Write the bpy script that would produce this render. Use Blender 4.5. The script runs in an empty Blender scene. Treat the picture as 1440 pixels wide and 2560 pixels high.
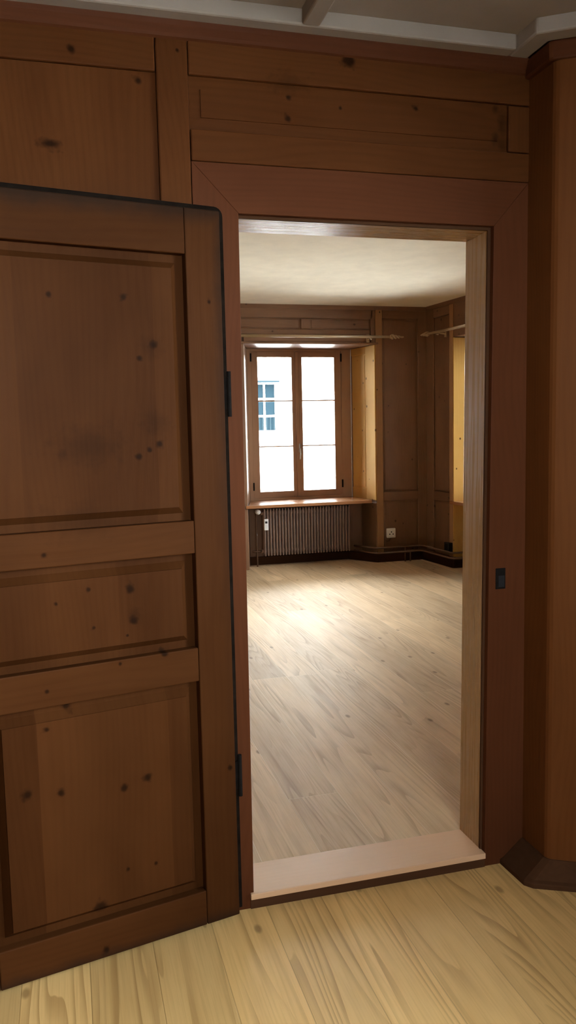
import bpy, bmesh, math, random
from mathutils import Vector, Matrix
random.seed(7)
C = bpy.context.scene.collection
D2R = math.pi/180

# ------------------------------------------------------------------ node helpers
class NT:
    def __init__(self, name):
        self.m = bpy.data.materials.new(name); self.m.use_nodes = True
        self.t = self.m.node_tree; self.t.nodes.clear()
        self.out = self.t.nodes.new('ShaderNodeOutputMaterial')
        self.b = self.t.nodes.new('ShaderNodeBsdfPrincipled')
        self.t.links.new(self.b.outputs[0], self.out.inputs[0])
    def n(self, k, **kw):
        x = self.t.nodes.new('ShaderNode'+k)
        for a, v in kw.items(): setattr(x, a, v)
        return x
    def l(self, a, b): self.t.links.new(a, b)
    def put(self, sock, v):
        if hasattr(v, 'is_output') or isinstance(v, bpy.types.NodeSocket): self.l(v, sock)
        else: sock.default_value = v
    def math(self, op, a, b=0.0, c=None, clamp=False):
        x = self.n('Math', operation=op); x.use_clamp = clamp
        self.put(x.inputs[0], a); self.put(x.inputs[1], b)
        if c is not None: self.put(x.inputs[2], c)
        return x.outputs[0]
    def rng(self, v, a, b, c=0.0, d=1.0, smooth=False):
        x = self.n('MapRange'); x.clamp = True
        if smooth: x.interpolation_type = 'SMOOTHSTEP'
        self.put(x.inputs[0], v)
        for i, q in enumerate((a, b, c, d)): self.put(x.inputs[i+1], q)
        return x.outputs[0]
    def vec(self, x, y, z=0.0):
        v = self.n('CombineXYZ'); self.put(v.inputs[0], x); self.put(v.inputs[1], y); self.put(v.inputs[2], z)
        return v.outputs[0]
    def noise(self, vec, scale=1.0, detail=2.0, rough=0.5, dist=0.0):
        x = self.n('TexNoise'); x.noise_dimensions = '3D'
        self.l(vec, x.inputs['Vector']); x.inputs['Scale'].default_value = scale
        x.inputs['Detail'].default_value = detail; x.inputs['Roughness'].default_value = rough
        x.inputs['Distortion'].default_value = dist
        return x.outputs[0]
    def mix(self, f, a, b):
        x = self.n('Mix', data_type='RGBA')
        self.put(x.inputs[0], f)
        for s, v in ((x.inputs[6], a), (x.inputs[7], b)):
            if isinstance(v, tuple): s.default_value = (v[0], v[1], v[2], 1)
            else: self.l(v, s)
        return x.outputs[2]
    def bump(self, h, strength=0.1, dist=0.01):
        x = self.n('Bump'); x.inputs['Strength'].default_value = strength; x.inputs['Distance'].default_value = dist
        self.l(h, x.inputs['Height']); self.l(x.outputs[0], self.b.inputs['Normal'])

def knot_mask(T, px, py, knots):
    """darkness of hand-placed knots, (x, y, radius[, stretch])"""
    acc = None
    wob = T.rng(T.noise(T.vec(px, py, 3.7), 38.0, 2, 0.6), 0.25, 0.75, 0.55, 1.55)
    for k in knots:
        x, y, r = k[:3]; s = k[3] if len(k) > 3 else 1.0
        dx = T.math('MULTIPLY', T.math('SUBTRACT', px, x), s)
        dy = T.math('SUBTRACT', py, y)
        d = T.math('MULTIPLY', T.math('SQRT', T.math('ADD', T.math('MULTIPLY', dx, dx), T.math('MULTIPLY', dy, dy))), wob)
        m = T.rng(d, r*0.25 if len(k) < 5 else 0.0, r*1.25, 1.0 if len(k) < 5 else k[4], 0.0, True)
        acc = m if acc is None else T.math('MAXIMUM', acc, m)
    return acc

def wood(name, light, mid, dark, rough=0.42, knots=None, knot_density=0.5, contrast=1.0, coat=0.0, spec=0.5, boards=0.0, dark_edge=None):
    """varnished knotty pine, the grain along U of the mesh's own UVs (metres)"""
    T = NT(name)
    uv = T.n('UVMap'); s = T.n('SeparateXYZ'); T.l(uv.outputs[0], s.inputs[0])
    u, v = s.outputs[0], s.outputs[1]
    tone = T.noise(T.vec(T.math('MULTIPLY', u, 0.7), T.math('MULTIPLY', v, 3.0)), 1.0, 2)
    cloud = T.noise(T.vec(T.math('MULTIPLY', u, 3.0), T.math('MULTIPLY', v, 6.0)), 1.0, 3, 0.6)
    streak = T.noise(T.vec(T.math('MULTIPLY', u, 2.2), T.math('MULTIPLY', v, 70.0)), 1.0, 3, 0.6)
    warp = T.noise(T.vec(T.math('MULTIPLY', u, 1.1), T.math('MULTIPLY', v, 4.0)), 1.0, 1)
    ph = T.math('ADD', T.math('MULTIPLY', v, 55.0), T.math('MULTIPLY', warp, 9.0))
    ring = T.math('POWER', T.math('ADD', T.math('MULTIPLY', T.math('SINE', T.math('MULTIPLY', ph, 6.283)), 0.5), 0.5), 2.0)
    a = T.math('ADD', T.math('MULTIPLY', tone, 0.75), T.math('MULTIPLY', cloud, 0.45))
    f = T.math('ADD', T.rng(a, 0.38, 0.85), T.math('MULTIPLY', T.math('SUBTRACT', streak, 0.5), 0.55*contrast))
    f = T.math('ADD', f, T.math('MULTIPLY', T.math('SUBTRACT', ring, 0.4), -0.16*contrast))
    if boards:   # glued-up boards of slightly different tone
        bw = T.n('TexWhiteNoise'); bw.noise_dimensions = '1D'; T.l(T.math('FLOOR', T.math('DIVIDE', v, boards)), bw.inputs['W'])
        f = T.math('ADD', f, T.math('MULTIPLY', T.math('SUBTRACT', bw.outputs['Value'], 0.5), 0.7))
    c = T.mix(T.rng(f, 0.0, 1.0), mid, light)
    # small natural knots
    vo = T.n('TexVoronoi'); vo.voronoi_dimensions = '2D'; vo.inputs['Scale'].default_value = 1.0
    T.l(T.vec(T.math('MULTIPLY', u, 4.2), T.math('MULTIPLY', v, 5.5)), vo.inputs['Vector'])
    sc = T.n('SeparateColor'); T.l(vo.outputs['Color'], sc.inputs[0])
    pres = T.rng(sc.outputs[0], 1-knot_density, 1-knot_density+0.02)
    rad = T.math('MULTIPLY', sc.outputs[1], 0.05); rad = T.math('ADD', rad, 0.025)
    km = T.rng(T.math('DIVIDE', vo.outputs['Distance'], rad), 0.45, 1.0, 1.0, 0.0, True)
    km = T.math('MULTIPLY', km, pres)
    if knots:
        tc = T.n('TexCoord'); so = T.n('SeparateXYZ'); T.l(tc.outputs['Object'], so.inputs[0])
        km = T.math('MAXIMUM', km, knot_mask(T, so.outputs[0], so.outputs[2], knots))
    c = T.mix(T.math('MULTIPLY', km, 0.85), c, dark)
    if dark_edge:    # noise-edged darkening towards the top, right and bottom edges, (top z, right x, bottom z) in object space
        tg = T.n('TexCoord'); sg = T.n('SeparateXYZ'); T.l(tg.outputs['Object'], sg.inputs[0])
        gn = T.noise(tg.outputs['Object'], 9.0, 4, 0.65)
        wv = T.math('MULTIPLY', T.math('SUBTRACT', gn, 0.5), 0.05)
        g1 = T.rng(T.math('ADD', sg.outputs[2], wv), dark_edge[0]-0.055, dark_edge[0]+0.005, 0.0, 0.75, True)
        g2 = T.math('MULTIPLY', T.rng(T.math('ADD', sg.outputs[0], wv), dark_edge[1]-0.035, dark_edge[1]+0.006, 0.0, 0.6, True), T.rng(sg.outputs[2], 0.9, 1.6, 0.25, 1.0))
        g3 = T.rng(T.math('ADD', sg.outputs[2], wv), dark_edge[2]+0.035, dark_edge[2]-0.005, 0.0, 0.6, True)
        c = T.mix(T.math('MAXIMUM', T.math('MAXIMUM', g1, g2), g3), c, (0.016, 0.011, 0.008))
    T.l(c, T.b.inputs['Base Color'])
    r = T.rng(streak, 0.2, 0.8, rough-0.07, rough+0.08); T.l(r, T.b.inputs['Roughness'])
    T.b.inputs['Specular IOR Level'].default_value = spec
    T.b.inputs['Coat Weight'].default_value = coat; T.b.inputs['Coat Roughness'].default_value = 0.15
    T.bump(streak, 0.12, 0.004)
    return T.m

def floor_wood(name, w, off, light, mid, dark, rough, L=2.4, seam_glint=None, spec=0.32, grain=0.58):
    """wide pine boards, long axis along world Y, each with its own grain, seams and staggered ends"""
    T = NT(name)
    tc = T.n('TexCoord'); s = T.n('SeparateXYZ'); T.l(tc.outputs['Object'], s.inputs[0])
    x, y = s.outputs[0], s.outputs[1]
    xr = T.math('DIVIDE', T.math('SUBTRACT', x, off), w)
    row = T.math('FLOOR', xr); fx = T.math('FRACT', xr)
    wn = T.n('TexWhiteNoise'); wn.noise_dimensions = '1D'; T.l(T.math('ADD', row, 0.37), wn.inputs['W'])
    yr = T.math('ADD', T.math('DIVIDE', y, L), T.math('MULTIPLY', wn.outputs['Value'], 7.0))
    seg = T.math('FLOOR', yr); fy = T.math('FRACT', yr)
    w2 = T.n('TexWhiteNoise'); w2.noise_dimensions = '2D'; T.l(T.vec(row, seg), w2.inputs['Vector'])
    pid = w2.outputs['Value']; sc = T.n('SeparateColor'); T.l(w2.outputs['Color'], sc.inputs[0])
    po = T.math('MULTIPLY', pid, 91.0)
    # cathedral grain: contour lines of a stretched noise field
    lx = T.math('MULTIPLY', T.math('SUBTRACT', fx, 0.5), w)
    field = T.noise(T.vec(T.math('MULTIPLY', y, 0.55), T.math('MULTIPLY', lx, 7.5), po), 1.0, 1.5, 0.4)
    dens = T.math('ADD', T.math('MULTIPLY', sc.outputs[1], 14.0), 9.0)
    ph = T.math('ADD', T.math('MULTIPLY', field, dens), T.math('MULTIPLY', lx, 16.0))
    saw = T.math('FRACT', ph)
    ring = T.rng(saw, 0.35, 0.97, 0.0, 1.0, True)
    ring = T.math('MULTIPLY', ring, T.rng(saw, 0.97, 1.0, 1.0, 0.0))
    fine = T.noise(T.vec(T.math('MULTIPLY', y, 4.0), T.math('MULTIPLY', lx, 160.0), po), 1.0, 3, 0.6)
    cloud = T.noise(T.vec(T.math('MULTIPLY', y, 2.0), T.math('MULTIPLY', lx, 9.0), po), 1.0, 3, 0.6)
    amt = T.math('MULTIPLY', ring, T.rng(T.noise(T.vec(T.math('MULTIPLY', y, 1.3), T.math('MULTIPLY', lx, 13.0), T.math('ADD', po, 5.0)), 1.0, 2), 0.42, 0.62, 0.06, 1.0))
    c = T.mix(T.rng(cloud, 0.3, 0.72), light, mid)
    c = T.mix(T.math('MULTIPLY', amt, grain), c, dark)
    c = T.mix(T.rng(fine, 0.45, 0.75, 0.0, 0.22), c, dark)
    tint = T.rng(sc.outputs[2], 0.0, 1.0, 0.82, 1.14)
    mx = T.n('Mix', data_type='RGBA', blend_type='MULTIPLY'); mx.inputs[0].default_value = 1.0
    T.l(c, mx.inputs[6]); cc = T.n('CombineColor')
    for i in range(3): T.l(tint, cc.inputs[i])
    T.l(cc.outputs[0], mx.inputs[7]); c = mx.outputs[2]
    # knots
    vo = T.n('TexVoronoi'); vo.voronoi_dimensions = '2D'; vo.inputs['Scale'].default_value = 1.0
    T.l(T.vec(T.math('ADD', T.math('MULTIPLY', y, 2.6), po), T.math('MULTIPLY', x, 5.2)), vo.inputs['Vector'])
    s2 = T.n('SeparateColor'); T.l(vo.outputs['Color'], s2.inputs[0])
    km = T.rng(vo.outputs['Distance'], 0.025, 0.075, 1.0, 0.0, True)
    km = T.math('MULTIPLY', km, T.rng(s2.outputs[0], 0.76, 0.78))
    c = T.mix(T.math('MULTIPLY', km, 0.6), c, (dark[0]*0.5, dark[1]*0.45, dark[2]*0.4))
    # seams
    ed = T.math('MULTIPLY', T.math('MINIMUM', fx, T.math('SUBTRACT', 1.0, fx)), w)
    ey = T.math('MULTIPLY', T.math('MINIMUM', fy, T.math('SUBTRACT', 1.0, fy)), L)
    seam = T.math('MAXIMUM', T.rng(ed, 0.0005, 0.002, 1.0, 0.0), T.math('MULTIPLY', T.rng(ey, 0.0004, 0.0016, 1.0, 0.0), 0.8))
    c = T.mix(T.math('MULTIPLY', seam, 0.32 if seam_glint is None else 0.6), c, seam_glint or (dark[0]*0.4, dark[1]*0.35, dark[2]*0.3))  # a pale seam colour paints the glint of bevelled board edges
    T.l(c, T.b.inputs['Base Color'])
    T.l(T.rng(fine, 0.3, 0.7, rough-0.06, rough+0.1), T.b.inputs['Roughness'])
    hh = T.math('SUBTRACT', T.math('MULTIPLY', fine, 0.3), T.math('ADD', seam, T.math('MULTIPLY', amt, 0.35)))
    T.bump(hh, 0.25, 0.003); T.b.inputs['Specular IOR Level'].default_value = spec
    return T.m

def flat(name, col, rough=0.5, metal=0.0, noise=0.0, nscale=6.0, bump=0.0):
    T = NT(name)
    if noise:
        tc = T.n('TexCoord'); nz = T.noise(tc.outputs['Object'], nscale, 4, 0.6)
        c = T.mix(T.rng(nz, 0.3, 0.7), tuple(q*(1-noise) for q in col), tuple(min(1, q*(1+noise)) for q in col))
        T.l(c, T.b.inputs['Base Color'])
        if bump: T.bump(nz, bump, 0.01)
    else: T.b.inputs['Base Color'].default_value = (*col, 1)
    T.b.inputs['Roughness'].default_value = rough; T.b.inputs['Metallic'].default_value = metal
    if rough > 0.8: T.b.inputs['Specular IOR Level'].default_value = 0.05
    return T.m

def glass(name):
    T = NT(name); T.t.nodes.remove(T.b)
    tr = T.n('BsdfTransparent'); tr.inputs[0].default_value = (0.95, 0.97, 0.97, 1)
    gl = T.n('BsdfGlossy'); gl.inputs['Roughness'].default_value = 0.02
    fr = T.n('Fresnel'); fr.inputs[0].default_value = 1.45
    mx = T.n('MixShader'); T.l(fr.outputs[0], mx.inputs[0]); T.l(tr.outputs[0], mx.inputs[1]); T.l(gl.outputs[0], mx.inputs[2])
    T.l(mx.outputs[0], T.out.inputs[0])
    return T.m

LEAF_KNOTS = [(0.191,1.604,.0145),(0.229,1.57,.0104),(0.185,1.353,.0125),(0.211,1.338,.0083),(0.241,1.322,.0125),(0.277,.983,.0135),(0.385,.994,.0083),(0.273,.9,.0145),(0.466,.967,.0052),(0.29,.863,.0052),(0.376,.895,.0052),(0.194,.8,.0104),(0.49,1.092,.0083),(0.5,.752,.0083),(0.451,.699,.015),(0.505,.654,.0094),(0.314,.793,.0052),(0.559,.497,.0166),(0.479,.483,.0135),(0.316,.459,.0135),(0.252,.473,.0135),(0.315,.235,.0062),(0.239,.23,.0073),(0.391,.146,.0229),(0.383,.033,.0125),(0.016,.449,.0083),(0.037,1.718,.0073),(0.264,1.719,.0104),(0.447,1.716,.0083),(0.365,1.352,.06,0.6,0.45),(0.43,1.335,.02,1.0,0.5),(0.195,1.405,.04,1.0,0.35),(0.20,1.60,.035,1.0,0.3),(0.27,0.915,.03,1.3,0.4),(0.40,1.17,.05,0.4,0.3)]
WALL_KNOTS = [(0.061,2.332,.012),(0.224,2.276,.0131),(-0.001,2.106,.014,0.42),(0.791,2.372,.0218),(0.324,2.355,.0054),(0.766,2.25,.0065),(0.619,2.267,.0087),(0.618,2.211,.0109),(0.99,2.268,.0087),(1.236,2.202,.022,1.3,0.7),(1.262,2.19,.02,1.0,0.5),(1.238,2.287,.016,1.2,0.6),(1.262,2.25,.04,2.2,0.5),(0.619,2.30,.03,0.5,0.4)]
LT, MD, DK = (0.072,0.0252,0.0076), (0.043,0.0142,0.0042), (0.010,0.004,0.002)
M = {
 'leaf': wood('door_pine', LT, MD, DK, 0.42, [(-k[0],)+k[1:] for k in LEAF_KNOTS], 0.05, 0.7, spec=0.03, dark_edge=(1.952,0.0,0.012)),
 'leafpanel': wood('door_panel_pine', LT, MD, DK, 0.42, [(-k[0],)+k[1:] for k in LEAF_KNOTS], 0.05, 0.6, spec=0.03, boards=0.17),
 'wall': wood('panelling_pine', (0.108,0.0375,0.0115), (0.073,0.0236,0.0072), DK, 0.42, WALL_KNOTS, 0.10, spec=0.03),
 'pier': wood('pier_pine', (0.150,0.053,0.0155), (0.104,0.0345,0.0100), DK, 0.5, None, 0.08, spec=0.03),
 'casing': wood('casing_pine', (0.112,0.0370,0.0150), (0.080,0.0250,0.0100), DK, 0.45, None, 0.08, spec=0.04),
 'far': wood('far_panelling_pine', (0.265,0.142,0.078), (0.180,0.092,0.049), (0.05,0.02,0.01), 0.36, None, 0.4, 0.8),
 'pilaster': wood('pilaster_pine_lit', (0.44,0.245,0.115), (0.34,0.18,0.080), DK, 0.4, None, 0.35, 0.8, spec=0.3),  # paler than the panelling: window light on the pilasters put into the colour
 'cheek_lit': wood('niche_cheek_pine_lit', (0.66,0.40,0.12), (0.55,0.31,0.085), (0.05,0.02,0.01), 0.6, None, 0.5, 0.8, spec=0.08),  # same panelling wood, with the daylight on the reveals painted in as yellow
 'jamb': wood('jamb_pine', (0.38,0.225,0.098), (0.33,0.19,0.080), DK, 0.27, None, 0.08, 0.25),
 'threshold': wood('threshold_pine', (0.74,0.475,0.29), (0.66,0.41,0.235), (0.3,0.17,0.1), 0.4, None, 0.05, 0.6),
 'sill': wood('sill_pine', (0.45,0.22,0.10), (0.33,0.14,0.06), DK, 0.22, None, 0.08),
 'plinth': wood('plinth_wood', (0.085,0.038,0.018), (0.058,0.025,0.012), (0.02,0.01,0.007), 0.75, None, 0.1, spec=0.02),
 'window': wood('window_wood', (0.42,0.25,0.15), (0.33,0.18,0.10), DK, 0.35, None, 0.15, 0.7),
 'dark_edge': flat('blackened_edge_wood', (0.010,0.0065,0.0045), 0.95, 0, 0.4, 30),
 'iron': flat('old_iron', (0.012,0.010,0.009), 0.95, 0.0, 0.3, 40),
 'floor': floor_wood('pine_floorboards', 0.168, 0.5, (0.80,0.53,0.215), (0.69,0.44,0.165), (0.34,0.18,0.055), 0.45),
 'floor2': floor_wood('pine_floorboards_pale', 0.19, 0.718, (0.68,0.495,0.300), (0.56,0.39,0.222), (0.25,0.15,0.08), 0.50, 3.2, (0.80,0.66,0.45), 0.17, 0.42),
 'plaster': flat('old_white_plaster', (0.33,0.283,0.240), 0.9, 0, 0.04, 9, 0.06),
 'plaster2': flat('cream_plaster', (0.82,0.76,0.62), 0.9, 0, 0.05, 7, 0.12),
 'rad': flat('brown_radiator_paint', (0.30,0.20,0.155), 0.35, 0, 0.1, 20),
 'pipe': flat('brown_pipe_paint', (0.15,0.085,0.055), 0.22),
 'white': flat('white_plastic', (0.82,0.82,0.80), 0.35),
 'black': flat('black_plastic', (0.015,0.015,0.017), 0.4),
 'chrome': flat('white_metal', (0.75,0.76,0.78), 0.25, 0.6),
 'rod': wood('rod_wood', (0.55,0.42,0.28), (0.45,0.33,0.2), DK, 0.25, None, 0.0),
 'glass': glass('window_glass'),
 'facade': flat('white_render', (0.86,0.85,0.82), 0.9, 0, 0.03, 1.0),
 'facadeglass': flat('blue_house_glass', (0.005,0.011,0.015), 0.9),
 'curtain': flat('pale_curtain', (0.010,0.017,0.021), 0.9),
 'street': flat('street_paving', (0.42,0.41,0.40), 0.9, 0, 0.1, 2.0),
}

# ------------------------------------------------------------------ mesh helpers
class MB:
    def __init__(self): self.v = []; self.f = []; self.uv = []
    def poly(self, pts, uvs):
        i = len(self.v); self.v += [tuple(p) for p in pts]
        self.f.append(tuple(range(i, i+len(pts)))); self.uv.append([tuple(q) for q in uvs])
    def hexa(self, p, grain=2):
        """p: 8 corners x-fast,y,z order"""
        i = len(self.v); self.v += [tuple(q) for q in p]
        o = (random.uniform(0, 50), random.uniform(0, 50))
        for q in ((0,4,6,2),(1,3,7,5),(0,1,5,4),(2,6,7,3),(0,2,3,1),(4,5,7,6)):
            pts = [Vector(p[k]) for k in q]
            n = (pts[1]-pts[0]).cross(pts[2]-pts[0]); ax = max(range(3), key=lambda k: abs(n[k]))
            rest = [k for k in range(3) if k != ax]
            ua = grain if grain in rest else rest[0]; va = [k for k in rest if k != ua][0]
            self.f.append(tuple(i+k for k in q)); self.uv.append([(t[ua]+o[0], t[va]+o[1]) for t in pts])
        return self
    def box(self, x0, x1, y0, y1, z0, z1, grain=None):
        if grain is None:
            d = (x1-x0, y1-y0, z1-z0); grain = max(range(3), key=lambda k: d[k])
        return self.hexa([(x, y, z) for z in (z0, z1) for y in (y0, y1) for x in (x0, x1)], grain)
    def prism(self, pts, z0, z1, grain=2):
        """plan polygon extruded in z, counter-clockwise"""
        o = (random.uniform(0, 50), random.uniform(0, 50)); s = 0; n = len(pts)
        for k in range(n):
            a, b = pts[k], pts[(k+1) % n]; L = math.dist(a, b)
            q = [(a[0],a[1],z0),(b[0],b[1],z0),(b[0],b[1],z1),(a[0],a[1],z1)]
            w = [(z0,s),(z0,s+L),(z1,s+L),(z1,s)]
            if grain != 2: w = [(t[1], t[0]) for t in w]
            self.poly(q, [(t[0]+o[0], t[1]+o[1]) for t in w]); s += L
        self.poly([(p[0],p[1],z1) for p in pts], [(p[0]+o[0],p[1]+o[1]) for p in pts])
        self.poly([(p[0],p[1],z0) for p in reversed(pts)], [(p[0]+o[0],p[1]+o[1]) for p in reversed(pts)])
        return self
    def profile(self, pr, a0, a1, axis='x'):
        """(y,z) profile polygon swept along x"""
        o = (random.uniform(0, 50), random.uniform(0, 50)); n = len(pr); s = 0
        for k in range(n):
            a, b = pr[k], pr[(k+1) % n]; L = math.dist(a, b)
            self.poly([(a0,a[0],a[1]),(a0,b[0],b[1]),(a1,b[0],b[1]),(a1,a[0],a[1])],
                      [(a0+o[0],s+o[1]),(a0+o[0],s+L+o[1]),(a1+o[0],s+L+o[1]),(a1+o[0],s+o[1])]); s += L
        self.poly([(a0,p[0],p[1]) for p in reversed(pr)], [p for p in reversed(pr)])
        self.poly([(a1,p[0],p[1]) for p in pr], [p for p in pr])
        return self
    def raised(self, x0, x1, z0, z1, yb, yf, m, step=0.003, grain=2, depth=0.012, gr=0.0005):
        """raised-and-fielded panel: sloping margin from yb (recessed) to yf, small step, flat field"""
        o = (random.uniform(0, 50), random.uniform(0, 50))
        ring = [(x0,z0,x1,z1,yb), (x0+gr,z0+gr,x1-gr,z1-gr,yb), (x0+m,z0+m,x1-m,z1-m,yf+step), (x0+m+.001,z0+m+.001,x1-m-.001,z1-m-.001,yf)]
        def uvp(p): return (p[2]+o[0], p[0]+o[1]) if grain == 2 else (p[0]+o[0], p[2]+o[1])
        for A, B in zip(ring, ring[1:]):
            a = [(A[0],A[4],A[1]),(A[2],A[4],A[1]),(A[2],A[4],A[3]),(A[0],A[4],A[3])]
            b = [(B[0],B[4],B[1]),(B[2],B[4],B[1]),(B[2],B[4],B[3]),(B[0],B[4],B[3])]
            for k in range(4):
                q = [a[k], a[(k+1)%4], b[(k+1)%4], b[k]]; self.poly(q, [uvp(p) for p in q])
        q = b; self.poly(q, [uvp(p) for p in q])
        yk = yb+depth
        back = [(x0,yk,z0),(x1,yk,z0),(x1,yk,z1),(x0,yk,z1)]; fr = [(x0,yb,z0),(x1,yb,z0),(x1,yb,z1),(x0,yb,z1)]
        for k in range(4):
            q = [fr[(k+1)%4], fr[k], back[k], back[(k+1)%4]]; self.poly(q, [uvp(p) for p in q])
        q = back[::-1]; self.poly(q, [uvp(p) for p in q])
        return self
    def tube(self, path, r, seg=12, cap=True):
        """round bar along a list of points; r a number or list"""
        P = [Vector(p) for p in path]; n = len(P); rr = r if isinstance(r, (list, tuple)) else [r]*n
        rings = []; up = None; base = len(self.v); s = 0; ss = []
        for k in range(n):
            t = ((P[min(k+1, n-1)]-P[k]).normalized() + (P[k]-P[max(k-1, 0)]).normalized()).normalized()
            if up is None: up = t.orthogonal().normalized()
            up = (up - t*up.dot(t)).normalized(); w = t.cross(up)
            if k: s += (P[k]-P[k-1]).length
            ss.append(s)
            for j in range(seg):
                a = 2*math.pi*j/seg; q = P[k]+(up*math.cos(a)+w*math.sin(a))*rr[k]; self.v.append(tuple(q))
        for k in range(n-1):
            for j in range(seg):
                j2 = (j+1) % seg
                self.f.append((base+k*seg+j, base+k*seg+j2, base+(k+1)*seg+j2, base+(k+1)*seg+j))
                self.uv.append([(ss[k], j*.01),(ss[k], (j+1)*.01),(ss[k+1], (j+1)*.01),(ss[k+1], j*.01)])
        if cap:
            self.f.append(tuple(base+j for j in range(seg))[::-1]); self.uv.append([(0,0)]*seg)
            self.f.append(tuple(base+(n-1)*seg+j for j in range(seg))); self.uv.append([(0,0)]*seg)
        return self
    def build(self, name, mat, parent=None, bevel=0.0, smooth=False, segs=2, **tags):
        me = bpy.data.meshes.new(name); me.from_pydata(self.v, [], self.f); me.materials.append(mat)
        lay = me.uv_layers.new(name='UVMap'); k = 0
        for w in self.uv:
            for q in w: lay.data[k].uv = q; k += 1
        bm = bmesh.new(); bm.from_mesh(me); bmesh.ops.remove_doubles(bm, verts=bm.verts, dist=1e-5)
        bmesh.ops.recalc_face_normals(bm, faces=bm.faces); bm.to_mesh(me); bm.free()
        if smooth:
            for p in me.polygons: p.use_smooth = True
        o = bpy.data.objects.new(name, me); C.objects.link(o)
        if parent: o.parent = parent
        if bevel:
            b = o.modifiers.new('edge', 'BEVEL'); b.width = bevel; b.segments = segs; b.limit_method = 'ANGLE'; b.angle_limit = 0.7
        for a, q in tags.items(): o[a] = q
        return o

def thing(name, label, cat, loc=(0,0,0), rz=0, group=None, kind=None):
    o = bpy.data.objects.new(name, None); C.objects.link(o); o.empty_display_size = 0.1
    o.location = loc; o.rotation_euler = (0, 0, rz); o['label'] = label; o['category'] = cat
    if group: o['group'] = group
    if kind: o['kind'] = kind
    return o
def tag(o, label, cat, group=None, kind=None):
    o['label'] = label; o['category'] = cat
    if group: o['group'] = group
    if kind: o['kind'] = kind
    return o
def B(*a, **k): return MB().box(*a, **k)

# ------------------------------------------------------------------ camera
CAMD, CAMH = 2.17243, 1.38628
cam = bpy.data.cameras.new('camera'); co = bpy.data.objects.new('camera', cam); C.objects.link(co)
R = [[0.9640317,-0.2649129,-0.0215410],[-0.0479979,-0.0938060,-0.9944328],[0.2614174,0.9596987,-0.1031472]]
m = Matrix(((R[0][0],-R[1][0],-R[2][0],0),(R[0][1],-R[1][1],-R[2][1],0),(R[0][2],-R[1][2],-R[2][2],0),(0,0,0,1)))
co.matrix_world = Matrix.Translation((0,-CAMD,CAMH)) @ m
cam.sensor_fit = 'VERTICAL'; cam.sensor_height = 36; cam.lens = 2021.45/2560*36; cam.clip_start = 0.02
bpy.context.scene.camera = co

# ------------------------------------------------------------------ dimensions
ZN, ZF = 2.46, 2.54            # ceiling heights, near and far room
FZ = 0.045                     # far room floor
XL, XR, YB = -1.7, 2.50, -3.1  # near room
YWIN, ND = 5.80, 0.50          # window plane of the far wall, niche depth
FXL = -1.7                     # far room left wall

# ------------------------------------------------------------------ floors and ceilings
o = B(XL-.1, XR+.1, YB-.1, 0.15, -0.06, 0.0).build('floor', M['floor']); tag(o, 'honey pine floorboards in front of the doorway threshold', 'floor', kind='structure')
o = B(FXL-.1, 4.2, 0.15, 6.0, -0.06, FZ).build('floor', M['floor2']); tag(o, 'pale worn floorboards of the far room beyond the threshold', 'floor', kind='structure')

ce = thing('ceiling', 'white plaster ceiling with battens above the panelled doorway wall', 'ceiling', kind='structure')
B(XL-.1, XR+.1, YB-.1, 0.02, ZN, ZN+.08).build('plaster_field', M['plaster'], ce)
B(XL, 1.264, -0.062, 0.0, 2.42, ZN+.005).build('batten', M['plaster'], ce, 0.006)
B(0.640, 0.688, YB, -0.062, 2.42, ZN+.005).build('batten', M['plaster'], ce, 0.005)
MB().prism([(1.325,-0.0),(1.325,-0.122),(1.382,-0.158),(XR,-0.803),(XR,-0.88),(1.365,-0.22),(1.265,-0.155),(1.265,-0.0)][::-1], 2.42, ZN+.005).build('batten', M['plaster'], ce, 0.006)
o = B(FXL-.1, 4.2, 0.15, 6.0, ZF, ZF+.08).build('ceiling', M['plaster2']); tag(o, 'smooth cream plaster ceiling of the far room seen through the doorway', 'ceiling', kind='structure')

# ------------------------------------------------------------------ partition wall with the doorway (face at y = 0)
w = thing('wall_partition', 'dark pine panelled wall around and above the open doorway', 'wall', kind='structure')
core = MB()
core.box(XL-.1, 0.44, 0.022, 0.148, 0, ZF); core.box(1.262, 4.0, 0.022, 0.148, 0, ZF); core.box(0.44, 1.262, 0.022, 0.148, 1.985, ZF)
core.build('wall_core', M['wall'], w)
BV = 0.004
def board(x0, x1, z0, z1, name, y=0.0, mat='wall', th=0.022, bev=BV, par=w, g=None):
    return B(x0, x1, y, y+th, z0, z1, g).build(name, M[mat], par, bev)
board(XL, 0.266, 2.299, 2.40, 'rail'); board(0.351, 1.345, 2.299, 2.40, 'rail')
board(0.268, 0.350, 0, 2.40, 'stile'); board(0.352, 1.345, 2.086, 2.166, 'rail', 0.001)
board(1.276, 1.345, 2.168, 2.297, 'stile', 0.001)
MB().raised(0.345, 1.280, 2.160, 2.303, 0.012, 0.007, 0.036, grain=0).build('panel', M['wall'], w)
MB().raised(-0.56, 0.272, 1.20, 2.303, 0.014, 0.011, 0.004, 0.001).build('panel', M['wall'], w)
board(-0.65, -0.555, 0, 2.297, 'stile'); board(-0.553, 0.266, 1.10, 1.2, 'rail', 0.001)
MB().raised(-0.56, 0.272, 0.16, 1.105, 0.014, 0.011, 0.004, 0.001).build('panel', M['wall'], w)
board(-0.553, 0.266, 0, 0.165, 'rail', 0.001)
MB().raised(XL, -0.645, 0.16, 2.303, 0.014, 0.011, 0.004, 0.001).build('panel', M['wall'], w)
MB().profile([(0.0,2.380),(-0.006,2.384),(-0.008,2.392),(-0.016,2.408),(-0.020,2.421),(0.02,2.421),(0.02,2.380)], XL, 1.336).build('cornice', M['plinth'] if 0 else M['casing'], w)

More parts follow.
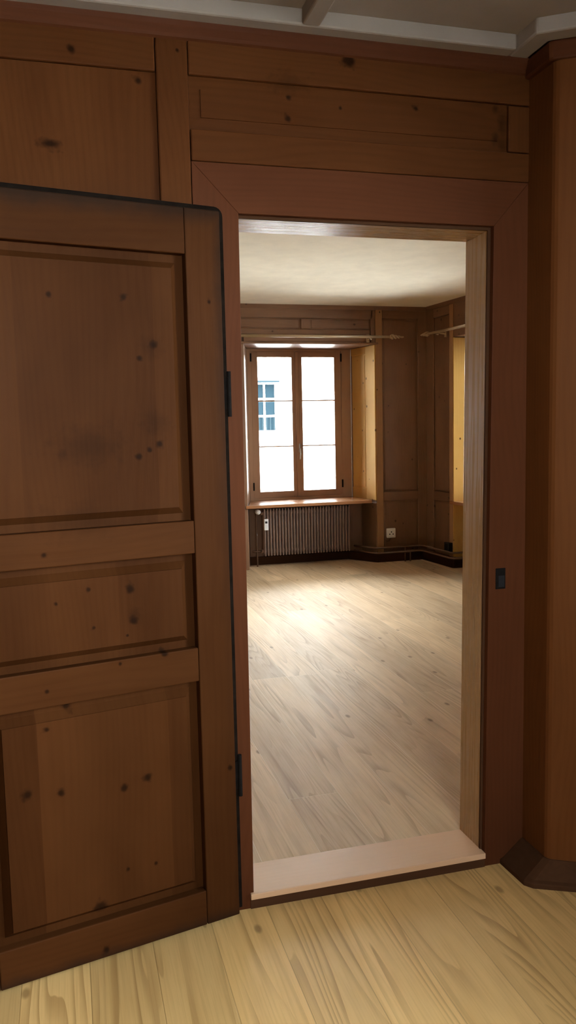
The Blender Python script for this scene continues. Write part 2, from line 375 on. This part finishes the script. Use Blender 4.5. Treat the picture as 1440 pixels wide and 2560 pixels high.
# door casing, mitred boards with a rebated lining
t = thing('trim_1', 'dark brown mitred wooden casing framing the open doorway', 'door frame', kind='structure')
XLT, XLB, XRT, XRB, ZT = 0.474, 0.465, 1.2327, 1.2095, 1.958
ZO = 2.085; yc0, yc1 = 0.004, 0.024
MB().hexa([(0.352,yc0,0),(XLB,yc0,0),(0.352,yc1,0),(XLB,yc1,0),(0.352,yc0,ZO),(XLT,yc0,ZT),(0.352,yc1,ZO),(XLT,yc1,ZT)], 2).build('casing_board', M['casing'], t, 0.0015)
MB().hexa([(XRB,yc0,0),(1.345,yc0,0),(XRB,yc1,0),(1.345,yc1,0),(XRT,yc0,ZT),(1.345,yc0,ZO),(XRT,yc1,ZT),(1.345,yc1,ZO)], 2).build('casing_board', M['casing'], t, 0.0015)
MB().hexa([(XLT,yc0,ZT),(XRT,yc0,ZT),(XLT,yc1,ZT),(XRT,yc1,ZT),(0.352,yc0,ZO),(1.345,yc0,ZO),(0.352,yc1,ZO),(1.345,yc1,ZO)], 0).build('casing_board', M['casing'], t, 0.0015)
MB().hexa([(XRB-.006,.0235,FZ),(1.26,.0235,FZ),(XRB-.006,.031,FZ),(1.26,.031,FZ),(XRT-.009,.0235,1.9505),(1.26,.0235,1.9505),(XRT-.009,.031,1.9505),(1.26,.031,1.9505)], 2).build('door_stop', M['plinth'], t)
MB().hexa([(0.44,.0235,1.950),(1.26,.0235,1.950),(0.44,.031,1.950),(1.26,.031,1.950),(0.44,.0235,1.985),(1.26,.0235,1.985),(0.44,.031,1.985),(1.26,.031,1.985)], 0).build('door_stop', M['plinth'], t)
XJT, XJB = 1.2245, 1.2045
MB().hexa([(XJB,.0315,FZ),(1.27,.0315,FZ),(XJB-.002,.158,FZ),(1.27,.158,FZ),(XJT,.0315,1.951),(1.27,.0315,1.951),(XJT-.002,.158,1.946),(1.27,.158,1.946)], 2).build('jamb', M['jamb'], t, 0.002, label='paler varnished inner jamb')
MB().hexa([(0.43,.0235,FZ),(0.468,.0235,FZ),(0.43,.158,FZ),(0.470,.158,FZ),(0.43,.0235,1.951),(0.477,.0235,1.951),(0.43,.158,1.946),(0.477,.158,1.946)], 2).build('jamb', M['jamb'], t, 0.002, label='paler varnished inner jamb')
MB().hexa([(0.47,.0315,1.951),(1.232,.0315,1.951),(0.47,.158,1.946),(1.232,.158,1.946),(0.43,.0315,1.99),(1.27,.0315,1.99),(0.43,.158,1.99),(1.27,.158,1.99)], 0).build('lintel_lining', M['jamb'], t, 0.002, label='glossy underside board')
th = MB().box(0.455, 1.2085, -0.006, 0.158, 0.030, FZ+.003, 0).build('threshold', M['threshold'], t, 0.002, label='pale worn threshold board')
B(0.455, 1.2085, 0.001, 0.10, 0, 0.030, grain=0).build('threshold_riser', M['plinth'], t)
# iron keep of the lock on the right casing
k = B(1.243, 1.276, yc0-.002, yc0+.004, 0.884, 0.948).build('strike_plate', M['iron'], t, 0.001, label='blackened iron strike plate')
B(1.252, 1.272, yc0-.0026, yc0+.004, 0.890, 0.925).build('latch_hole', M['black'], k)

# far-room side of the partition: plain boards
for (a, b, z0, z1) in ((FXL, 0.43, FZ, ZF), (1.28, 3.95, FZ, ZF), (0.43, 1.28, 1.99, ZF)):
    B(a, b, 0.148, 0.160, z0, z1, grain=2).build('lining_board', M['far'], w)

# ------------------------------------------------------------------ the open door leaf
T = 12.4*D2R
d = thing('door_1', 'knotty dark pine panel door standing open against the left wall', 'door', (0.4154,-0.0324,0), T, kind='structure')
LW, LT0, LB0, TH = 0.748, 1.952, 0.012, 0.034
SW = 0.098
def lf(x0, x1, z0, z1, name, y=0.0, g=None, bev=0.003): return B(x0, x1, y, TH, z0, z1, g).build(name, M['leaf'], d, bev)
lf(-SW, 0, LB0, LT0, 'stile'); lf(-LW, -LW+SW, LB0, LT0, 'stile')
xa, xb = -LW+SW+.0008, -SW-.0008
rails = [(1.836,LT0),(1.060,1.148),(0.711,0.803),(LB0,0.112)]
for z0, z1 in rails: lf(xa, xb, z0, z1, 'rail', 0.0004, 0)
for (z0, z1) in ((1.148,1.836),(0.803,1.060),(0.112,0.711)):
    MB().raised(xa-.004, xb+.004, z0-.004, z1+.004, 0.0265, 0.005, 0.041, 0.003, 2, 0.005, 0.024).build('panel', M['leafpanel'], d)
rim = MB(); rx, rz0, rz1, rr_ = 0.021, LB0, LT0+.018, 0.024
out_ = [(-LW-.014,rz0),(rx,rz0)]+[(rx-rr_+rr_*math.sin(q*D2R), rz1-rr_+rr_*math.cos(q*D2R)) for q in (90,72,54,36,18,0)]+[(-LW-.014,rz1)]
rim.poly([(x,.0300,z) for x,z in out_], out_); rim.poly([(x,.0345,z) for x,z in out_][::-1], out_[::-1])
for k_ in range(len(out_)):
    p_, q_ = out_[k_], out_[(k_+1)%len(out_)]
    rim.poly([(q_[0],.0300,q_[1]),(p_[0],.0300,p_[1]),(p_[0],.0345,p_[1]),(q_[0],.0345,q_[1])], [q_,p_,p_,q_])
rim.build('rebate_edge', M['dark_edge'], d, 0, label='blackened rebated edge of the door')
for zc in (0.42, 1.48):
    h = MB(); h.tube([(0.014,0.002,zc-.06),(0.014,0.002,zc+.06)], 0.0055, 10); h.box(0.0005, 0.016, 0.006, 0.012, zc-.04, zc+.04)
    h.build('hinge', M['iron'], d, label='black iron pin hinge')

# ------------------------------------------------------------------ corner pier on the right
pr = thing('wall_right', 'plain brown wooden corner pier to the right of the doorway', 'wall', kind='structure')
c30 = math.cos(30*D2R); s30 = math.sin(30*D2R)
pier = [(1.343,0.02),(1.343,-0.118),(1.346,-0.128),(1.352,-0.136),(1.361,-0.142),(XR,-0.142-(XR-1.361)*s30/c30),(XR,0.02)]
MB().prism(pier, 0, 2.43).build('pier_boards', M['pier'], pr)
MB().prism([(1.325,0.0),(1.325,-0.124),(1.332,-0.134),(1.384,-0.164),(XR,-0.808),(XR,-0.74),(1.37,-0.1),(1.36,0.0)], 2.37, 2.421, 0).build('cornice', M['casing'], pr, 0.006)
pl = MB()
lo_ = [(1.262,0.004),(1.267,-0.128),(1.285,-0.152),(1.40,-0.210),(XR,-0.841)]
mi_ = [(1.275,0.004),(1.279,-0.122),(1.294,-0.144),(1.40,-0.197),(XR,-0.828)]
hi_ = [(1.338,0.004),(1.338,-0.121),(1.350,-0.139),(1.40,-0.168),(XR,-0.802)]
bk_ = [(1.36,0.004),(1.36,-0.10),(1.37,-0.11),(1.41,-0.13),(XR,-0.77)]
rings_ = [[(x,y,z) for x,y in q] for q, z in ((bk_,0),(lo_,0),(lo_,.016),(mi_,.022),(hi_,.075),(bk_,.075))]
for A_, B_ in zip(rings_, rings_[1:]):
    for k_ in range(4): pl.poly([A_[k_],A_[k_+1],B_[k_+1],B_[k_]], [(k_,A_[k_][2]),(k_+1,A_[k_+1][2]),(k_+1,B_[k_+1][2]),(k_,B_[k_][2])])
for k_ in (0, 4): pl.poly([q[k_] for q in rings_[:-1]]+[rings_[-1][k_]], [(q[k_][1],q[k_][2]) for q in rings_])
pl.build('plinth', M['plinth'], pr, 0.003)
# remaining near-room walls, with the window that lights the room
B(XR, XR+.12, -1.05, 0, 0, ZN).build('side_boards', M['wall'], pr)
B(XR, XR+.12, YB, -2.55, 0, ZN).build('side_boards', M['wall'], pr)
B(XR, XR+.12, -2.55, -1.05, 0, 0.85).build('side_boards', M['wall'], pr)
B(XR, XR+.12, -2.55, -1.05, 2.32, ZN).build('side_boards', M['wall'], pr)
o = B(XL-.12, XL, YB, 0.02, 0, ZN).build('wall_left', M['wall']); tag(o, 'plain pine boarded wall at the left end of the near room', 'wall', kind='structure')
re = thing('wall_rear', 'pine boarded wall with an added window behind the camera', 'wall', kind='structure')
RX0, RX1 = 0.0, 0.85
for q in ((XL-.12, RX0, 0, ZN), (RX1, XR+.12, 0, ZN), (RX0, RX1, 0, 1.25), (RX0, RX1, 2.25, ZN)):
    B(q[0], q[1], YB-.12, YB, q[2], q[3], grain=2).build('rear_boards', M['wall'], re)

# ------------------------------------------------------------------ windows
def window(name, label, loc, rz, x0, x1, z0, z1, fl, fr, ft, fb, gx, depth=0.06, ):
    """frame, two casements, panes, bars, handle; local x along the wall, y outwards"""
    t = thing(name, label, 'window', loc, rz, kind='structure')
    f = MB(); f.box(x0, fl, 0, depth, z0, z1); f.box(fr, x1, 0, depth, z0, z1)
    f.box(fl, fr, 0, depth, ft, z1); f.box(fl, fr, 0, depth, z0, fb)
    f.build('window_frame', M['window'], t, 0.004)
    mid = (gx[1]+gx[2])/2; zb, zt = gx[4], gx[5]
    for (a, g0, g1, b) in ((fl, gx[0], gx[1], mid-.002), (mid+.002, gx[2], gx[3], fr)):
        s = MB(); y0, y1 = 0.006, 0.052
        s.box(a, g0, y0, y1, fb, ft); s.box(g1, b, y0, y1, fb, ft); s.box(g0, g1, y0, y1, fb, zb); s.box(g0, g1, y0, y1, zt, ft)
        so = s.build('casement', M['window'], t, 0.004)
        for zz in gx[6]: B(g0, g1, 0.020, 0.032, zz-.006, zz+.006).build('glazing_bar', M['window'], so)
        B(g0-.004, g1+.004, 0.026, 0.030, zb-.004, zt+.004).build('pane', M['glass'], so)
        for zz in (fb+.12, ft-.06):
            MB().tube([((a if a == fl else b), 0.0, zz-.04), ((a if a == fl else b), 0.0, zz+.04)], 0.008, 10).build('hinge', M['iron'], so)
    ov = B(mid-.018, mid+.018, -0.008, 0.008, fb+.004, ft-.004).build('cover_strip', M['window'], t, 0.004)
    h = MB(); zc = zb+.42; h.tube([(mid+.012,-.008,zc),(mid+.012,-.035,zc)], 0.009, 10)
    h.tube([(mid+.012,-.035,zc+.015),(mid+.012,-.040,zc-.04),(mid+.006,-.042,zc-.10)], [.009,.008,.006], 10); h.box(mid+.002, mid+.022, -.011, -.008, zc-.03, zc+.06)
    h.build('window_handle', M['chrome'], t, 0, True, label='white metal handle')
    return t

GX = (1.8853, 2.2464, 2.3469, 2.6997, 0.7459, 2.0979, (1.6619, 1.2034))
window('window_1', 'two-casement wooden window glowing white above the far radiator', (0,YWIN,0), 0, 1.7796, 2.872, 0.64, 2.225, 1.8207, 2.7695, 2.1543, 0.6823, GX)
SH = -1.80
window('window_2', 'second wooden window of the far wall, left of the one seen', (SH,YWIN,0), 0, 1.7796, 2.872, 0.64, 2.225, 1.8207, 2.7695, 2.1543, 0.6823, GX)

window('added_window_5', 'unseen wooden window added behind the camera for frontal light', (RX1+1.68,YB-.03,0), math.pi, 1.680, 2.530, 1.25, 2.25, 1.73, 2.48, 2.20, 1.30, (1.78,2.070,2.140,2.43,1.35,2.15,(1.86,1.55)))  # added out of view to bring frontal light onto wall, pier and floor

# ------------------------------------------------------------------ far wall with window niches (face at y = 5.30)
YW = 5.30
fw = thing('wall_far', 'brown pine panelled wall of the far room holding the bright window', 'wall', (0,YW,0), kind='structure')
def niche_core(par, spans, x0, x1, top, d, mat='far'):
    c = MB(); xs = x0; bs = x0
    for (a, b, a2, b2) in spans:
        c.prism([(xs,0.02),(a,0.02),(a2,d),(bs,d)], 0, ZF); xs, bs = b, b2
        c.prism([(a,0.02),(b,0.02),(b2,d),(a2,d)], top, ZF)
        c.box(a+(a2-a)*.4, b+(b2-b)*.4, 0.28, d+.06, 0, 0.64, 2)
    c.prism([(xs,0.02),(x1,0.02),(x1,d),(bs,d)], 0, ZF)
    return c.build('wall_core', M[mat], par)
N1 = (1.640, 2.953, 1.7796, 2.877); N2 = (N1[0]+SH, N1[1]+SH, N1[2]+SH, N1[3]+SH)
niche_core(fw, [N2, N1], FXL, 3.62, 2.178, ND)
c = MB(); d0 = 0.36
for (a, b) in ((FXL, N2[2]), (N2[3], N1[2]), (N1[3], 3.9)): c.box(a, b, ND, ND+.10, 0, ZF, 2)
for q in (N1, N2): c.box(q[2], q[3], ND, ND+.10, 2.2, ZF, 2); c.box(q[2], q[3], ND+.06, ND+.10, 0, 0.66, 2)
c.build('outer_wall', M['facade'], fw)
def fb(x0, x1, z0, z1, name, y=0.0, par=fw, mat='far', g=None, th=0.022): return B(x0, x1, y, y+th, z0, z1, g).build(name, M[mat], par, 0.006)
# window surround mouldings
for s in (0, SH):
    fb(1.606+s, 1.642+s, FZ, 2.176, 'niche_moulding', -0.010); fb(1.606+s, 2.98+s, 2.176, 2.196, 'niche_moulding', -0.010)
    fb(1.642+s, 2.90+s, 2.196, 2.246, 'frieze_board', 0.0); fb(1.606+s, 2.90+s, 2.246, 2.262, 'niche_moulding', -0.014)
    fb(1.55+s, 2.90+s, 2.262, 2.315, 'rail', 0.0, g=0)
    fb(1.50+s, 2.93+s, 2.418, 2.51, 'rail', 0.0, g=0)
    MB().raised(1.45+s, 2.205+s, 2.308, 2.424, 0.018, 0.012, 0.022, grain=0).build('panel', M['far'], fw)
    MB().raised(2.285+s, 2.91+s, 2.308, 2.424, 0.018, 0.012, 0.022, grain=0).build('panel', M['far'], fw)
    fb(2.202+s, 2.290+s, 2.317, 2.416, 'stile', 0.0)
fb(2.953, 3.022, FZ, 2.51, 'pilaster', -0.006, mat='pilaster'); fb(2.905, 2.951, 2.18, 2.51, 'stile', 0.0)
fb(3.024, 3.40, 2.425, 2.51, 'rail', 0.0, g=0); fb(3.024, 3.40, 0.645, 0.735, 'rail', 0.0, g=0); fb(3.398, 3.50, FZ, 2.51, 'stile', 0.0)
MB().raised(3.018, 3.404, 0.728, 2.431, 0.020, 0.013, 0.028).build('panel', M['far'], fw)
MB().raised(3.018, 3.404, 0.14, 0.652, 0.020, 0.013, 0.028).build('panel', M['far'], fw)
fb(1.02+.16, 1.60, FZ, 2.51, 'pier_panel', 0.004); fb(FXL, -.2, FZ, 2.51, 'pier_panel', 0.004)
MB().profile([(0.02,2.50),(-.004,2.503),(-.012,2.525),(-.018,2.541),(0.02,2.541)], FXL, 3.50).build('cornice', M['far'], fw)
# splayed niche reveals (right-hand cheeks with a framed panel)
for s in (0, SH):
    ang = math.atan2(ND, N1[3]-N1[1])   # from front edge towards the window
    L = math.hypot(ND, N1[3]-N1[1])
    e = bpy.data.objects.new('niche_cheek', None); C.objects.link(e); e.parent = fw
    e.location = (N1[1]+s, 0.0, 0); e.rotation_euler = (0, 0, ang-math.pi)
    # local +x points back from the window towards the room edge (negative = deeper)
    def cb(x0, x1, z0, z1, name, y=-0.012, th=0.014): return B(x0, x1, y, y+th, z0, z1).build(name, M['far' if z1 < 0.65 else 'cheek_lit'], e, 0.003)
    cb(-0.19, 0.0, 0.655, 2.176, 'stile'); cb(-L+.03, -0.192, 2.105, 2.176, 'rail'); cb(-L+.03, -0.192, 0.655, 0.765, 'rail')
    MB().raised(-L+.03, -0.187, 0.76, 2.11, -0.003, -0.008, 0.02, depth=0.004).build('panel', M['cheek_lit'], e)
    cb(-.30, -0.0, FZ, 0.63, 'apron_board')
    MB().prism([(1.615+s,-.028),(2.89+s,-.028),(2.90+s,0.0),(N1[1]-.052+s,0.03),(N1[3]+s,ND),(N1[2]+s,ND),(1.645+s,0.0)], 0.632, 0.662, 0).build('window_sill', M['sill'], fw, 0.006)

bb = thing('baseboard_far', 'dark baseboard running under the window and into the far corner', 'baseboard', kind='structure')
B(1.64, 2.73, 5.535, 5.56, FZ, 0.125).build('plinth_board', M['plinth'], bb, 0.003)
MB().prism([(2.905,5.245),(2.925,5.225),(3.44,5.225),(3.44,5.31),(2.95,5.31),(2.75,5.61),(2.70,5.58)], FZ, 0.125, 0).build('plinth_board', M['plinth'], bb, 0.003)
MB().prism([(3.40,5.30),(3.452,4.672),(3.466,4.655),(4.02,4.62),(4.02,4.72),(3.56,4.79),(3.49,5.30)], FZ, 0.125, 0).build('plinth_board', M['plinth'], bb, 0.003)

# ------------------------------------------------------------------ right wall of the far room (skewed), with its own window niche
TH2 = -84.5*D2R
rw = thing('wall_far_right', 'pine panelled side wall of the far room, right of the corner', 'wall', (3.490,5.305,0), TH2, kind='structure')
s0 = 0.490; s1 = s0+1.50
niche_core(rw, [(s0, s1, s0+.14, s1-.14)], -0.2, 5.2, 2.20, ND)
c = MB(); c.box(-.4, s0+.14, ND, ND+.1, 0, ZF, 2); c.box(s1-.14, 5.2, ND, ND+.1, 0, ZF, 2); c.box(s0+.14, s1-.14, ND, ND+.1, 2.22, ZF, 2); c.box(s0+.14, s1-.14, ND+.06, ND+.1, 0, 0.66, 2)
c.build('outer_wall', M['facade'], rw)
fb(0.0, 0.135, FZ, 2.51, 'stile', 0.0, rw); fb(0.137, 0.43, 2.42, 2.51, 'rail', 0.0, rw, g=0); fb(0.137, 0.43, 0.645, 0.735, 'rail', 0.0, rw, g=0)
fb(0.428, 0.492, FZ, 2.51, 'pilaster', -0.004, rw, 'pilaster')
MB().raised(0.13, 0.434, 0.728, 2.427, 0.020, 0.013, 0.02).build('panel', M['far'], rw)
MB().raised(0.13, 0.434, 0.14, 0.652, 0.020, 0.013, 0.02).build('panel', M['far'], rw)
fb(0.494, s1, 2.20, 2.51, 'rail', 0.0, rw, g=0); fb(s1, 5.0, FZ, 2.51, 'pier_panel', 0.0, rw, g=2)
MB().profile([(0.02,2.50),(-.004,2.503),(-.012,2.525),(-.018,2.541),(0.02,2.541)], 0, 5.0).build('cornice', M['far'], rw)
e = bpy.data.objects.new('niche_cheek', None); C.objects.link(e); e.parent = rw
e.location = (s0, 0, 0); e.rotation_euler = (0, 0, math.atan2(ND, 0.14))
B(0, ND, -0.012, 0.004, FZ, 2.195, grain=2).build('cheek_board', M['cheek_lit'], e, 0.003)
MB().prism([(s0-.02,-.03),(s1+.02,-.03),(s1-.14,ND),(s0+.14,ND)], 0.632, 0.662, 0).build('window_sill', M['sill'], rw, 0.006)
W3 = 1.22
def place(par_loc, ang, lx, ly): return (par_loc[0]+lx*math.cos(ang)-ly*math.sin(ang), par_loc[1]+lx*math.sin(ang)+ly*math.cos(ang), 0)
xo = s0+.14-1.7796
window('window_3', 'wooden window of the far side wall, hidden behind the right jamb', place((3.490,5.305),TH2,xo,ND), TH2, 1.7796, 2.9996, 0.64, 2.225, 1.8207, 2.7695, 2.1543, 0.6823, GX)
o = B(FXL-.12, FXL, 0.14, 5.8, 0, ZF).build('wall_far_left', M['far']); tag(o, 'pine boarded left wall of the far room, out of the doorway view', 'wall', kind='structure')
window('window_4', 'wooden window beside the near room that lights the panelling', (XR+.03,-1.05+1.68,0), -90*D2R, 1.680, 3.180, 0.85, 2.32, 1.73, 3.13, 2.28, 0.90, (1.79,2.39,2.47,3.07,0.96,2.22,(1.80,1.38)))

# ------------------------------------------------------------------ radiator
rd = thing('radiator', 'brown column radiator with thin fins below the far window', 'radiator', (1.83,5.40,FZ))
NF = 30; pitch = 0.865/(NF-1); zb, zt = 0.105, 0.566
def fin():
    m_ = MB(); m_.box(-.0055, .0055, 0.0, 0.085, zb, zt); m_.box(-.0105, .0105, 0.016, 0.07, zb+.02, zt-.02)
    return m_
f0 = fin().build('fin', M['rad'], rd, 0.003)
for i in range(1, NF):
    q = f0.copy(); C.objects.link(q); q.parent = rd; q.location = (i*pitch, 0, 0)
for zz in (zb+.045, zt-.045): MB().tube([(-.03,.043,zz),(.872,.043,zz)], 0.017, 12).build('header_pipe', M['rad'], rd, 0, True)
for x in (0.12, 0.745): B(x-.012, x+.012, 0.06, 0.14, zb+.03, zb+.06).build('wall_bracket', M['rad'], rd, 0.002)
vb = MB(); vb.tube([(-.03,.043,zt-.045),(-.075,.043,zt-.045),(-.075,.02,zt-.045)], 0.011, 10); vb.tube([(-.075,.043,zt-.05),(-.075,.043,0.0)], 0.008, 10)
vb.build('valve', M['pipe'], rd, 0, True)
MB().tube([(-.075,.02,zt-.022),(-.075,.005,zt-.022),(-.075,-.045,zt-.022),(-.075,-.055,zt-.022)], [.017,.024,.023,.012], 16).build('thermostat_head', M['white'], rd, 0, False, label='white round thermostat head')
al = B(-.014, 0.028, -0.024, -0.003, zt-.205, zt-.095).build('heat_meter', M['white'], rd, 0.004, label='small white heat meter clipped to the fins')
B(-.004, 0.018, -0.0255, -0.022, zt-.137, zt-.117).build('display', M['black'], al)
lo = MB().tube([(-.03,.043,zb+.045),(-.12,.043,zb+.045)], 0.009, 10).build('return_pipe', M['pipe'], rd, 0, True)

# ------------------------------------------------------------------ pipes along the wall base
def pipe(zz, label, off):
    t = thing('heating_pipe', label, 'pipe', (0,0,zz), group='brown heating pipes along the baseboard')
    pth = [(2.765,5.455),(2.895-off*.3,5.205-off),(2.93,5.195-off),(3.36,5.195-off),(3.395-off*.2,5.17-off),(3.432-off,4.66),(3.455-off,4.632-off),(3.98,4.597-off)]
    MB().tube([(x,y,0) for x,y in pth], 0.0095, 12).build('pipe_run', M['pipe'], t, 0, True)
    return t
p1 = pipe(0.193, 'upper of two brown heating pipes along the base of the far corner', 0.0)
p2 = pipe(0.143, 'lower of two brown heating pipes, just above the far baseboard', 0.012)
for x in (3.205, 3.255):
    par = p1 if x < 3.23 else p2
    y = 5.195 - (0 if par is p1 else .012)
    MB().tube([(x,y,0),(x,y,FZ-par.location.z)], 0.008, 10).build('drop_pipe', M['pipe'], par, 0, True)

# ------------------------------------------------------------------ socket outlet, cable and black box
so = thing('power_outlet', 'square white three-hole socket on the panel near the far corner', 'socket', (3.094,5.302,0.322))
B(-.048, .048, -.022, 0.0, -.048, .048).build('cover_plate', M['white'], so, 0.007)
B(-.036, .036, -.0245, -.02, -.036, .036).build('socket_insert', M['white'], so, 0.003)
for (x, z) in ((-.018,-.010),(.018,-.010),(0,.012)):
    MB().tube([(x,-.0262,z),(x,-.022,z)], 0.0065, 12).build('pin_hole', M['black'], so)
cb_ = MB().tube([(3.05,5.294,.285),(3.035,5.29,.255),(3.05,5.288,.238),(3.075,5.289,.245),(3.09,5.292,.262),(3.094,5.294,.276)], 0.006, 8).build('cable_loop', M['pipe'], None, 0, True)
tag(cb_, 'short brown cable curling below the white socket', 'cable')
jb = thing('junction_box', 'small black box low on the far side wall near its lit edge', 'box', place((3.490,5.305),TH2,0.452,-.006)[:2]+(0.215,), TH2)
B(-.042, .040, -.045, 0.0, -.045, .045).build('housing', M['black'], jb, 0.004)
B(-.030, .028, -.049, -.043, -.034, .034).build('lid', M['black'], jb, 0.002)

# ------------------------------------------------------------------ curtain rods
def rod(name, label, loc, rz, length, fin_at_start, brackets):
    t = thing(name, label, 'curtain rod', loc, rz, group='wooden curtain rods in the far room')
    MB().tube([(0,0,0),(length,0,0)], 0.0135, 14).build('rod', M['rod'], t, 0, True)
    s = -1 if fin_at_start else 1; b = 0 if fin_at_start else length
    f = MB(); f.tube([(b,0,0),(b+s*.004,0,0),(b+s*.012,0,0)], [.013,.018,.018], 14)
    # twisted tapering finial
    n = 26; Lf = 0.135
    path = []; rr = []
    for i in range(n+1):
        u_ = i/n; a = u_*math.pi*4; r_ = 0.015*(1-u_*.8)
        path.append((b+s*(.012+u_*Lf), r_*math.cos(a), r_*math.sin(a))); rr.append(.0135*(1-u_*.75)+.001)
    f.tube(path, rr, 10)
    path2 = [(p[0], -p[1], -p[2]) for p in path]; f.tube(path2, rr, 10)
    f.build('finial', M['rod'], t, 0, True, label='twisted pointed finial')
    for x in brackets:
        k = MB(); k.tube([(x,0,-.004),(x,.085,-.012),(x,.1,-.012)], [.009,.010,.010], 10); k.box(x-.014, x+.014, .094, .104, -.045, .03)
        k.tube([(x,-.002,-.018),(x,.02,-.022)], .008, 8)
        k.build('bracket', M['rod'], t, 0, False)
    return t
rod('curtain_rod', 'wooden curtain rod with twisted end above the bright far window', (1.45,5.190,2.238), 0, 1.605, False, [0.10, 1.42])
rp = place((3.490,5.305),TH2,0.245,-.115)
rod('curtain_rod', 'wooden curtain rod on the far side wall, half hidden by the jamb', (rp[0],rp[1],2.255), TH2, 1.9, True, [0.14, 1.75])

# ------------------------------------------------------------------ outside: white house across the street
hs = thing('neighbouring_house', 'overexposed white house front with a tall window seen through the panes', 'building', (0,24,-4))
hw = MB()
wx0, wx1, wz0, wz1 = 6.03, 6.84, 5.27, 6.90
hw.box(-14, wx0, 0, 6, 0, 12.5, 2); hw.box(wx1, 22, 0, 6, 0, 12.5, 2); hw.box(wx0, wx1, 0, 6, 0, wz0, 2); hw.box(wx0, wx1, 0, 6, wz1, 12.5, 2)
hw.build('wall', M['facade'], hs)
B(wx0-.07, wx1+.07, -.10, .05, wz1+.0, wz1+.06).build('window_hood', M['curtain'], hs)
hf = MB(); hf.box(wx0, wx0+.05, .12, .18, wz0, wz1, 2); hf.box(wx1-.05, wx1, .12, .18, wz0, wz1, 2); hf.box(6.40, 6.46, .11, .18, wz0, wz1, 2)
for zz in (wz0+.02, 5.80, 6.36, wz1-.02): hf.box(wx0, wx1, .115, .18, zz-.035, zz+.035, 0)
hfo = hf.build('window_frame', M['facade'], hs)
for (a, b) in ((wx0+.02, 6.42), (6.44, wx1-.02)):
    for (z0, z1) in ((wz0+.03, 5.80), (5.80, 6.36), (6.36, wz1-.03)): B(a, b, .15, .16, z0, z1).build('pane', M['facadeglass'], hfo)
    for k_ in range(3):
        xx = a+.05+k_*.13
        MB().tube([(xx,.135,wz0+.05),(xx+.01,.137,5.76)], .022, 8).build('curtain_fold', M['curtain'], hfo)
rf = MB().profile([(-.6,12.4),(3,15.0),(6.6,12.4),(6.6,12.2),(3,14.7),(-.6,12.2)], -14.4, 22.4).build('roof', M['plinth'], hs)
o = B(-60, 60, -50, 40, -4.2, -4.0).build('ground', M['street']); tag(o, 'pale paved street below the house windows', 'street', kind='structure')

# ------------------------------------------------------------------ light: overcast sky through the windows
wd = bpy.data.worlds.new('sky'); bpy.context.scene.world = wd; wd.use_nodes = True
bg = wd.node_tree.nodes['Background']; bg.inputs[0].default_value = (0.93, 0.97, 1.0, 1); bg.inputs[1].default_value = 31.0
def portal(name, loc, rz, sx, sz):
    l = bpy.data.lights.new(name, 'AREA'); l.shape = 'RECTANGLE'; l.size = sx; l.size_y = sz; l.cycles.is_portal = True
    o = bpy.data.objects.new(name, l); C.objects.link(o); o.location = loc
    # area light emits along -Z; face into the room (local -y of the wall)
    o.rotation_euler = (Matrix.Rotation(rz, 4, 'Z') @ Matrix.Rotation(-math.pi/2, 4, 'X')).to_euler()
    return o
portal('window_light', (2.2925,YWIN+.11,1.42), 0, 1.0, 1.5)
portal('window_light', (2.2925+SH,YWIN+.11,1.42), 0, 1.0, 1.5)
pp = place((3.490,5.305),TH2,xo+2.2925,ND+.11); portal('window_light', (pp[0],pp[1],1.42), TH2, 1.0, 1.5)
portal('window_light', (XR+.13,-1.80,1.58), -math.pi/2, 1.55, 1.5)

portal('window_light', ((RX0+RX1)/2,YB-.13,1.70), math.pi, 0.85, 1.15)
sc = bpy.context.scene
sc.view_settings.view_transform = 'Standard'; sc.view_settings.look = 'None'; sc.view_settings.gamma = 1
sc.view_settings.use_curve_mapping = False; sc.view_settings.exposure = 0.78
cy = sc.cycles
cy.max_bounces = 8; cy.diffuse_bounces = 5; cy.glossy_bounces = 4; cy.transparent_max_bounces = 8; cy.transmission_bounces = 4
cy.sample_clamp_indirect = 20; cy.caustics_reflective = False; cy.caustics_refractive = False
cy.use_denoising = True; cy.use_adaptive_sampling = True; cy.adaptive_threshold = 0.03; cy.adaptive_min_samples = 24
